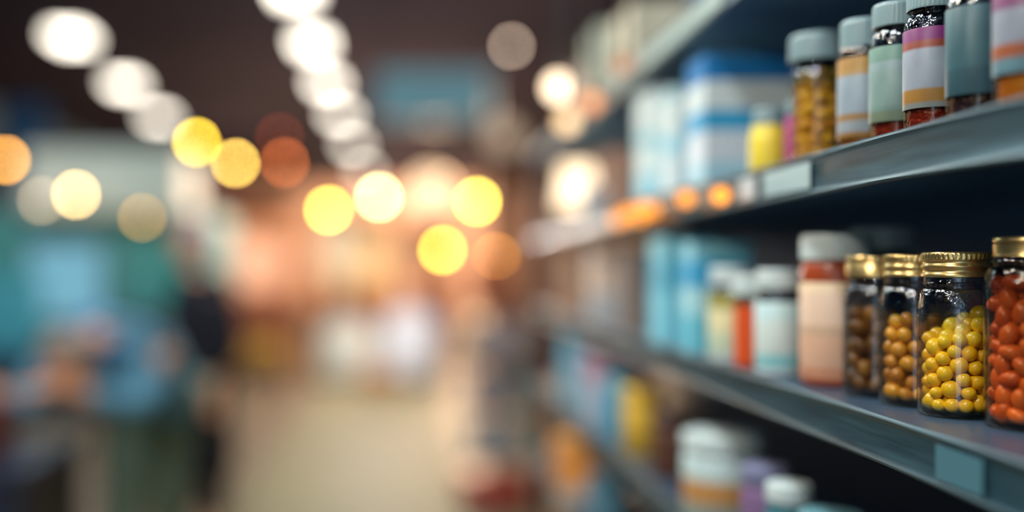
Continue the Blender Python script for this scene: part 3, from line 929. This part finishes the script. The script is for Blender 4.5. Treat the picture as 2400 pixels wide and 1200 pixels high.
stall('peach backed stall with brown counter at the left of the aisle', -3.3, -1.75, 15.5, 2.3, (120, 72, 54), (176, 104, 76), (226, 170, 140))
stall('cream backed stall with red brown counter in the far centre', -1.6, -0.35, 18.5, 2.2, (124, 70, 52), (206, 150, 110), (240, 216, 170))
stall('rosy stall behind the white sacks', -0.1, 1.0, 21.0, 2.2, (150, 96, 84), (214, 150, 110), (232, 186, 160))
stall('brown stall at the right of the aisle behind the display rack', 0.95, 2.4, 12.5, 2.6, (98, 62, 54), (160, 110, 80), (196, 140, 104))
stall('amber stall far behind on the left', -4.2, -2.6, 22.0, 2.3, (150, 90, 60), (210, 140, 90), (240, 180, 130))
stall('grey brown stall just beyond the shelving end', 1.25, 2.3, 7.6, 2.9, (104, 84, 78), (150, 140, 130), (176, 150, 128))

# sacks and basket on the floor of the aisle
def sack(label, px, y, wpx, hpx, rgb, seed):
    base = at(px, 0, y)
    r = wpx * y / F / 2
    h = hpx * y / F
    t = thing('cloth_sack', label, 'sack', (base.x, y, 0.0065))
    rng = random.Random(seed)
    prof = [(0, 0), (r * 0.8, 0), (r * 0.98, h * 0.08), (r, h * 0.3), (r * 0.94, h * 0.6), (r * 0.8, h * 0.8), (r * 0.45, h * 0.90), (r * 0.3, h * 0.92), (r * 0.38, h * 0.97), (r * 0.5, h), (r * 0.2, h * 0.985), (0, h * 0.97)]
    ph = rng.uniform(0, 6)
    link_mesh('sack_body', lathe_bm(prof, 36, mod=lambda pi, k: 1 + 0.04 * math.sin(k * 2 * PI / 36 * 5 + ph + pi * 0.5)), mat('sack_%d_%d_%d' % rgb, rgb, 0.85, bump=0.5, bscale=40), t)
    link_mesh('tie', lathe_bm([(r * 0.31, h * 0.905), (r * 0.36, h * 0.915), (r * 0.31, h * 0.93)], 24), mat('rope', (150, 110, 70), 0.9), t)
    return t


sack('off white cloth sack on the aisle floor, left of the pair', 812, 12.2, 140, 150, (244, 238, 226), 1)
sack('bluish white cloth sack on the aisle floor, taller of the pair', 965, 12.0, 156, 175, (238, 238, 252), 2)


def crate(label, x, y, z, w, d, h, rgb, name='wooden_crate', cat='crate'):
    t = thing(name, label, cat, (x, y, z))
    m = mat('crate_%d_%d_%d' % rgb, rgb, 0.7, scale=6, vary=0.25)
    link_mesh('crate_bottom', box_bm(-w / 2, w / 2, -d / 2, d / 2, 0, 0.02), m, t, smooth=False)
    for s in (-1, 1):
        bm = bmesh.new()
        for k in range(3):
            z0 = 0.01 + k * h / 3
            box_bm(-w / 2, w / 2, s * d / 2 - 0.012, s * d / 2 + 0.012, z0, z0 + h / 3 * 0.82, 0.002, bm)
        link_mesh('side_slats', bm, m, t, smooth=False)
        bm = bmesh.new()
        for k in range(3):
            z0 = 0.01 + k * h / 3
            box_bm(s * w / 2 - 0.012, s * w / 2 + 0.012, -d / 2, d / 2, z0, z0 + h / 3 * 0.82, 0.002, bm)
        link_mesh('end_slats', bm, m, t, smooth=False)
    return t


def fruit_in(group, label, cat, name, x, y, z, w, d, r, m, n, seed):
    rng = random.Random(seed)
    src = None
    nx = max(1, int(w / (2 * r)))
    ny = max(1, int(d / (2 * r)))
    k = 0
    for layer in range(6):
        for i in range(nx - layer % 2):
            for j in range(ny - layer % 2):
                if k >= n:
                    return
                xx = x - w / 2 + r + (layer % 2) * r + i * 2 * r
                yy = y - d / 2 + r + (layer % 2) * r + j * 2 * r
                zz = z + r + layer * r * 1.42
                if src is None:
                    o = link_mesh(name, ball_bm(r, 2, 1, 1, 0.94), m)
                    src = o
                else:
                    o = src.copy()
                    C.objects.link(o)
                o.location = (xx, yy, zz)
                o.rotation_euler = (rng.uniform(0, 6), rng.uniform(0, 6), 0)
                tag(o, label, cat, group)
                k += 1


crate('low wooden crate on the aisle floor holding oranges', -0.30, 11.2, 0.0065, 0.46, 0.36, 0.16, (176, 120, 70))
fruit_in('oranges in the floor crate', 'orange fruit in the low crate before the white sacks', 'orange', 'orange', -0.30, 11.2, 0.0265, 0.42, 0.32, 0.045, mat('orange_peel', (240, 150, 80), 0.5), 22, 3)
cb = at(620, 0, 12)
crate('wooden crate of yellow fruit on a stand left of the aisle', cb.x, 12.0, 0.22, 0.44, 0.36, 0.20, (190, 140, 60))
o = link_mesh('crate_stand', box_bm(cb.x - 0.24, cb.x + 0.24, 11.8, 12.2, 0, 0.2195, 0.01), mat('stand_wood', (120, 84, 50), 0.7), smooth=False)
tag(o, 'low brown wooden block under the crate of yellow fruit', 'stand')
fruit_in('lemons in the stand crate', 'yellow fruit in the crate left of the aisle', 'lemon', 'lemon', cb.x, 12.0, 0.24, 0.40, 0.32, 0.045, mat('lemon_peel', (250, 196, 50), 0.5), 30, 4)

# ------------------------------------------------------------------ display rack with a red base
rx = (1160 - VX) * 5.9 / F
t = thing('display_rack', 'freestanding display rack with a red base in the aisle', 'display rack', (rx, 5.9, 0))
link_mesh('rack_base', lathe_bm([(0, 0), (0.20, 0), (0.215, 0.02), (0.215, 0.10), (0.19, 0.15), (0.06, 0.17), (0, 0.17)], 40), mat('red_base', (176, 44, 34), 0.4), t)
link_mesh('rack_pole', tube_bm([(0, 0, 0.15), (0, 0, 1.12)], 0.018, 12), m_house, t)
for k in range(3):
    z = 0.26 + 0.27 * k
    link_mesh('rack_shelf', lathe_bm([(0, z), (0.19, z), (0.195, z + 0.01), (0.195, z + 0.035), (0.188, z + 0.035), (0.186, z + 0.012), (0, z + 0.012)], 32), m_house, t)
rc = [(170, 190, 190), (190, 160, 170), (130, 180, 176), (180, 180, 190), (176, 130, 130), (120, 176, 180), (190, 186, 176), (176, 150, 160), (200, 190, 180)]
adj = ['pale grey', 'dusty pink', 'sea green', 'light lilac', 'brick rose', 'turquoise', 'sand white', 'mauve', 'cream']
lev = ['lowest', 'middle', 'top']
for k in range(3):
    for j in range(3):
        i = k * 3 + j
        z = 0.26 + 0.27 * k + 0.0125
        xx = rx - 0.108 + 0.108 * j
        bm = box_bm(-0.05, 0.05, -0.03, 0.03, 0, 0.20, 0.012)
        for v in bm.verts:
            if v.co.z > 0.15:
                v.co.y *= 0.35
        o = link_mesh('pouch', bm, mat('pouch_%d' % i, rc[i], 0.5), None, (xx, 5.9 - (0.07 if j != 1 else 0.10), z))
        tag(o, '%s pouch on the %s tier of the red based rack' % (adj[i], lev[k]), 'pouch', 'pouches on the display rack')
        o.rotation_euler = (0, 0, 0)
o = link_mesh('cone_basket', lathe_bm([(0, 0), (0.09, 0.0), (0.12, 0.16), (0.10, 0.24), (0.03, 0.27), (0, 0.27)], 32), mat('terracotta', (186, 100, 66), 0.6), None, (rx - 0.02, 5.9, 1.1205))
tag(o, 'terracotta covered basket on top of the display rack', 'basket')

# ------------------------------------------------------------------ people
def skin(name, joints, edges, m, parent, sub=2):
    """one continuous limb tree grown around connected joints; joints: {key: (x, y, z, radius)}"""
    keys = list(joints)
    me = bpy.data.meshes.new(name)
    me.from_pydata([joints[k][:3] for k in keys], [(keys.index(a), keys.index(c)) for a, c in edges], [])
    o = bpy.data.objects.new(name, me)
    C.objects.link(o)
    o.parent = parent
    md = o.modifiers.new('skin', 'SKIN')
    md.use_smooth_shade = True
    for i, k in enumerate(keys):
        v = me.skin_vertices[0].data[i]
        r = joints[k][3]
        v.radius = (r, r) if not isinstance(r, tuple) else r
        v.use_root = (i == 0)
    s = o.modifiers.new('sub', 'SUBSURF')
    s.levels = s.render_levels = sub
    me.materials.append(m)
    return o


def lerp(a, c, u):
    return tuple(a[i] + (c[i] - a[i]) * u for i in range(3))


def hand(J, E, wrist, key, d, side):
    """palm and five curled fingers continuing the arm"""
    d = Vector(d).normalized()
    wv = Vector(wrist)
    side = Vector(side).normalized()
    n = d.cross(side).normalized()
    J[key + 'palm'] = tuple(wv + d * 0.045) + (0.024,)
    J[key + 'knuck'] = tuple(wv + d * 0.075) + (0.022,)
    E += [(key + 'wrist', key + 'palm'), (key + 'palm', key + 'knuck')]
    for i, (off, ln) in enumerate([(-0.030, 0.070), (-0.010, 0.082), (0.010, 0.078), (0.028, 0.060)]):
        b = wv + d * 0.085 + side * off
        c1 = b + d * ln * 0.45 + n * 0.006
        c2 = b + d * ln * 0.85 + n * 0.026
        J['%sf%da' % (key, i)] = tuple(b) + (0.0095,)
        J['%sf%db' % (key, i)] = tuple(c1) + (0.0088,)
        J['%sf%dc' % (key, i)] = tuple(c2) + (0.0075,)
        E += [(key + 'knuck', '%sf%da' % (key, i)), ('%sf%da' % (key, i), '%sf%db' % (key, i)), ('%sf%db' % (key, i), '%sf%dc' % (key, i))]
    b = wv + d * 0.04 - side * 0.035
    J[key + 'ta'] = tuple(b) + (0.011,)
    J[key + 'tb'] = tuple(b + d * 0.035 - side * 0.018 + n * 0.01) + (0.0095,)
    E += [(key + 'palm', key + 'ta'), (key + 'ta', key + 'tb')]


def head_mesh(parent, c, fwd, up, m_skin, m_hair, r=0.095, hair_low=0.0):
    """face with brow, nose, lips, chin, ears; hair as its own part"""
    f = Vector(fwd).normalized()
    u = Vector(up).normalized()
    s = f.cross(u).normalized()
    u = s.cross(f).normalized()
    M = Matrix((s, f, u)).transposed()
    bm = bmesh.new()
    bmesh.ops.create_icosphere(bm, subdivisions=4, radius=1)
    for v in bm.verts:
        x, y, z = v.co
        w_ = 0.80 - 0.14 * max(0, -z) ** 1.5
        yy = y * (1.0 - 0.08 * max(0, -z))
        zz = z * 1.22
        if y > 0:
            g = math.exp(-((x / 0.16) ** 2) - ((z + 0.12) / 0.24) ** 2)
            yy += 0.20 * g                                     # nose
            yy -= 0.09 * (math.exp(-(((abs(x) - 0.36) / 0.15) ** 2) - ((z - 0.08) / 0.12) ** 2))   # eye sockets
            yy += 0.05 * math.exp(-((x / 0.26) ** 2) - ((z + 0.50) / 0.08) ** 2)                  # lips
            yy += 0.07 * math.exp(-((x / 0.30) ** 2) - ((z + 0.85) / 0.16) ** 2)                  # chin
        xx = x * w_
        xx += math.copysign(0.13, x) * math.exp(-((y + 0.05) / 0.12) ** 2 - ((z + 0.02) / 0.22) ** 2) if abs(x) > 0.8 else 0   # ears
        v.co = Vector(c) + M @ (Vector((xx, yy, zz)) * r)
    o = link_mesh('face', bm, m_skin, parent)
    for sx in (-1, 1):
        e = link_mesh('eye', ball_bm(r * 0.11, 2), mat('eye_dark', (50, 38, 34), 0.2), o)
        e.location = Vector(c) + M @ (Vector((sx * 0.28, 0.86, 0.09)) * r)
    bm = bmesh.new()
    bmesh.ops.create_icosphere(bm, subdivisions=4, radius=1)
    kill = []
    for v in bm.verts:
        x, y, z = v.co
        if y > 0.30 + 0.4 * max(0, z - 0.35) * 2 and z < 0.62 or z < -0.55 - hair_low:
            kill.append(v)
        k = 1.09 + 0.02 * math.sin(x * 30) * math.cos(y * 26)
        v.co = Vector(c) + M @ (Vector((x * 0.86 * k, y * 1.0 * k, z * 1.22 * k)) * r)
    bmesh.ops.delete(bm, geom=kill, context='VERTS')
    link_mesh('hair', bm, m_hair, parent)


m_skin1 = mat('skin_tone', (222, 160, 124), 0.5, vary=0.05)
# person bending forward over the dark bin
t = thing('person', 'person in a teal blue shirt bending forward over the dark bin', 'person', (-0.98, 4.05, 0))
ox, oy = -0.98, 4.05
J, E = {}, []


def L(x, y, z, r):
    return (x - ox, y - oy, z, r)


J['pelvis'] = L(-0.99, 4.05, 0.84, 0.11)
J['waist'] = L(-1.00, 3.95, 0.98, 0.12)
J['chest'] = L(-1.06, 3.80, 1.08, 0.135)
J['neckb'] = L(-1.12, 3.68, 1.10, 0.065)
J['neck'] = L(-1.145, 3.62, 1.075, 0.055)
E += [('pelvis', 'waist'), ('waist', 'chest'), ('chest', 'neckb'), ('neckb', 'neck')]
for k, sx, sy in (('l', -0.10, -0.08), ('r', 0.10, 0.08)):
    J[k + 'hip'] = L(-1.02 + sx * 0.6, 4.05 + sy, 0.80, 0.095)
    J[k + 'knee'] = L(-1.03 + sx * 0.6, 4.00 + sy * 1.1, 0.46, 0.058)
    J[k + 'ankle'] = L(-1.04 + sx * 0.7, 4.06 + sy * 1.2, 0.09, 0.042)
    J[k + 'toe'] = L(-1.10 + sx * 0.7, 3.90 + sy * 1.2, 0.04, 0.038)
    E += [('pelvis', k + 'hip'), (k + 'hip', k + 'knee'), (k + 'knee', k + 'ankle'), (k + 'ankle', k + 'toe')]
for k, s in (('l', -1), ('r', 1)):
    J[k + 'sh'] = L(-1.09 + s * 0.15, 3.72 + s * 0.06, 1.05, 0.055)
    J[k + 'elb'] = L(-1.15 + s * 0.20, 3.60 + s * 0.05, 0.84, 0.043)
    wr = (-1.30 + s * 0.11 - ox, 3.43 + s * 0.02 - oy, 0.945)
    J[k + 'wrist'] = wr + (0.028,)
    E += [('chest', k + 'sh'), (k + 'sh', k + 'elb'), (k + 'elb', k + 'wrist')]
    hand(J, E, wr, k, (-0.6, -0.7, -0.15), (0.7, -0.7, 0))
skin('body', J, E, m_skin1, t)
TS = {k: J[k][:3] + (J[k][3] + (0.045 if k in ('waist', 'pelvis', 'chest') else 0.026),) for k in ('waist', 'pelvis', 'chest', 'neckb', 'lsh', 'rsh', 'lelb', 'relb')}
for k in 'lr':
    TS[k + 'cuff'] = lerp(J[k + 'elb'], J[k + 'wrist'], 0.7) + (0.040,)
TS['neckb'] = lerp(J['chest'], J['neckb'], 0.85) + (0.095,)
skin('shirt', TS, [('waist', 'pelvis'), ('waist', 'chest'), ('chest', 'neckb'), ('chest', 'lsh'), ('chest', 'rsh'), ('lsh', 'lelb'), ('rsh', 'relb'), ('lelb', 'lcuff'), ('relb', 'rcuff')],
     mat('shirt_teal_blue', (86, 136, 160), 0.8, bump=0.3), t)
TT = {k: J[k][:3] + (J[k][3] + 0.03,) for k in ('pelvis', 'lhip', 'rhip', 'lknee', 'rknee')}
for k in 'lr':
    TT[k + 'hem'] = lerp(J[k + 'knee'], J[k + 'ankle'], 0.9) + (0.062,)
TT['pelvis'] = TT['pelvis'][:3] + (0.125,)
skin('trousers', TT, [('pelvis', 'lhip'), ('pelvis', 'rhip'), ('lhip', 'lknee'), ('rhip', 'rknee'), ('lknee', 'lhem'), ('rknee', 'rhem')], mat('trousers_sage', (108, 128, 112), 0.85), t)
link_mesh('scarf', lathe_bm([(0.062, -0.02), (0.085, -0.01), (0.09, 0.012), (0.066, 0.03), (0.05, 0.02), (0.052, -0.01)], 28, closed=True), mat('scarf_blue', (56, 84, 150), 0.85), t, Vector(J['neckb'][:3]), rot=(1.0, 0.4, 0))
head_mesh(t, Vector((-1.175 - ox, 3.53 - oy, 1.02)), (-0.35, -0.55, -0.75), (-0.3, -0.6, 0.6), m_skin1, mat('hair_grey_brown', (128, 112, 102), 0.8, bump=0.6, bscale=60))

# standing person in a black coat, seen side on
t = thing('person', 'person in a long dark coat with grey hair standing side on', 'person', (-1.03, 5.0, 0), 0.7)
J, E = {}, []
J['pelvis'] = (0, 0, 0.84, 0.115)
J['waist'] = (0.0, 0, 0.98, 0.11)
J['chest'] = (0.0, 0, 1.15, 0.125)
J['neckb'] = (-0.005, 0, 1.29, 0.06)
J['neck'] = (-0.015, 0, 1.34, 0.05)
E += [('pelvis', 'waist'), ('waist', 'chest'), ('chest', 'neckb'), ('neckb', 'neck')]
for k, s in (('l', -1), ('r', 1)):
    J[k + 'hip'] = (0.0, s * 0.09, 0.78, 0.09)
    J[k + 'knee'] = (-0.02 * s, s * 0.09, 0.44, 0.055)
    J[k + 'ankle'] = (0.04 * -s + 0.02, s * 0.09, 0.08, 0.04)
    J[k + 'toe'] = (0.04 * -s - 0.12, s * 0.10, 0.035, 0.035)
    J[k + 'sh'] = (0.005, s * 0.17, 1.24, 0.052)
    J[k + 'elb'] = (0.05, s * 0.22, 0.99, 0.042)
    J[k + 'wrist'] = (-0.02, s * 0.215, 0.78, 0.028)
    E += [('pelvis', k + 'hip'), (k + 'hip', k + 'knee'), (k + 'knee', k + 'ankle'), (k + 'ankle', k + 'toe'), ('chest', k + 'sh'), (k + 'sh', k + 'elb'), (k + 'elb', k + 'wrist')]
    hand(J, E, J[k + 'wrist'][:3], k, (-0.15, 0, -1), (1, 0, 0))
skin('body', J, E, m_skin1, t)
TS = {k: J[k][:3] + (J[k][3] + (0.05 if k in ('waist', 'pelvis', 'chest') else 0.032),) for k in ('waist', 'chest', 'pelvis', 'lsh', 'rsh', 'lelb', 'relb')}
TS['neckb'] = lerp(J['chest'], J['neckb'], 0.8) + (0.08,)
TS['skirt'] = (0.01, 0, 0.62, 0.165)
TS['hem'] = (0.01, 0, 0.26, 0.185)
for k in 'lr':
    TS[k + 'cuff'] = lerp(J[k + 'elb'], J[k + 'wrist'], 0.85) + (0.044,)
skin('coat', TS, [('waist', 'pelvis'), ('pelvis', 'skirt'), ('skirt', 'hem'), ('waist', 'chest'), ('chest', 'neckb'), ('chest', 'lsh'), ('chest', 'rsh'), ('lsh', 'lelb'), ('rsh', 'relb'), ('lelb', 'lcuff'), ('relb', 'rcuff')],
     mat('coat_navy_black', (18, 20, 34), 0.85), t)
for k in 'lr':
    TL = {'a': J[k + 'hip'][:3] + (0.095,), 'b': J[k + 'knee'][:3] + (0.075,), 'c': lerp(J[k + 'knee'], J[k + 'ankle'], 0.92) + (0.06,)}
    skin('trouser_leg', TL, [('a', 'b'), ('b', 'c')], mat('trousers_black', (26, 24, 30), 0.85), t)
head_mesh(t, Vector((-0.03, 0, 1.45)), (-1, 0, 0), (0, 0, 1), m_skin1, mat('hair_lilac_grey', (150, 148, 164), 0.8, bump=0.6, bscale=60), hair_low=0.2)

# dark bin and red crate at the lower left
bx0, bx1 = -1.62, -1.16
t = thing('storage_bin', 'dark navy storage bin at the lower left corner', 'bin', ((bx0 + bx1) / 2, 3.35, 0))
mb = mat('bin_navy', (24, 30, 48), 0.5)
hw = (bx1 - bx0) / 2
link_mesh('bin_body', box_bm(-hw, hw, -0.28, 0.28, 0.03, 0.70, 0.02), mb, t, smooth=False)
link_mesh('bin_rim', box_bm(-hw - 0.02, hw + 0.02, -0.30, 0.30, 0.70, 0.74, 0.01), mat('bin_rim', (40, 46, 64), 0.4), t, smooth=False)
for sx in (-1, 1):
    for sy in (-1, 1):
        link_mesh('foot', lathe_bm([(0, 0), (0.03, 0), (0.03, 0.03), (0, 0.03)], 16), m_cord, t, (sx * (hw - 0.06), sy * 0.2, 0))
crate('maroon slatted crate resting on the dark bin', -1.44, 3.22, 0.7405, 0.28, 0.26, 0.17, (110, 44, 40), 'slatted_crate')
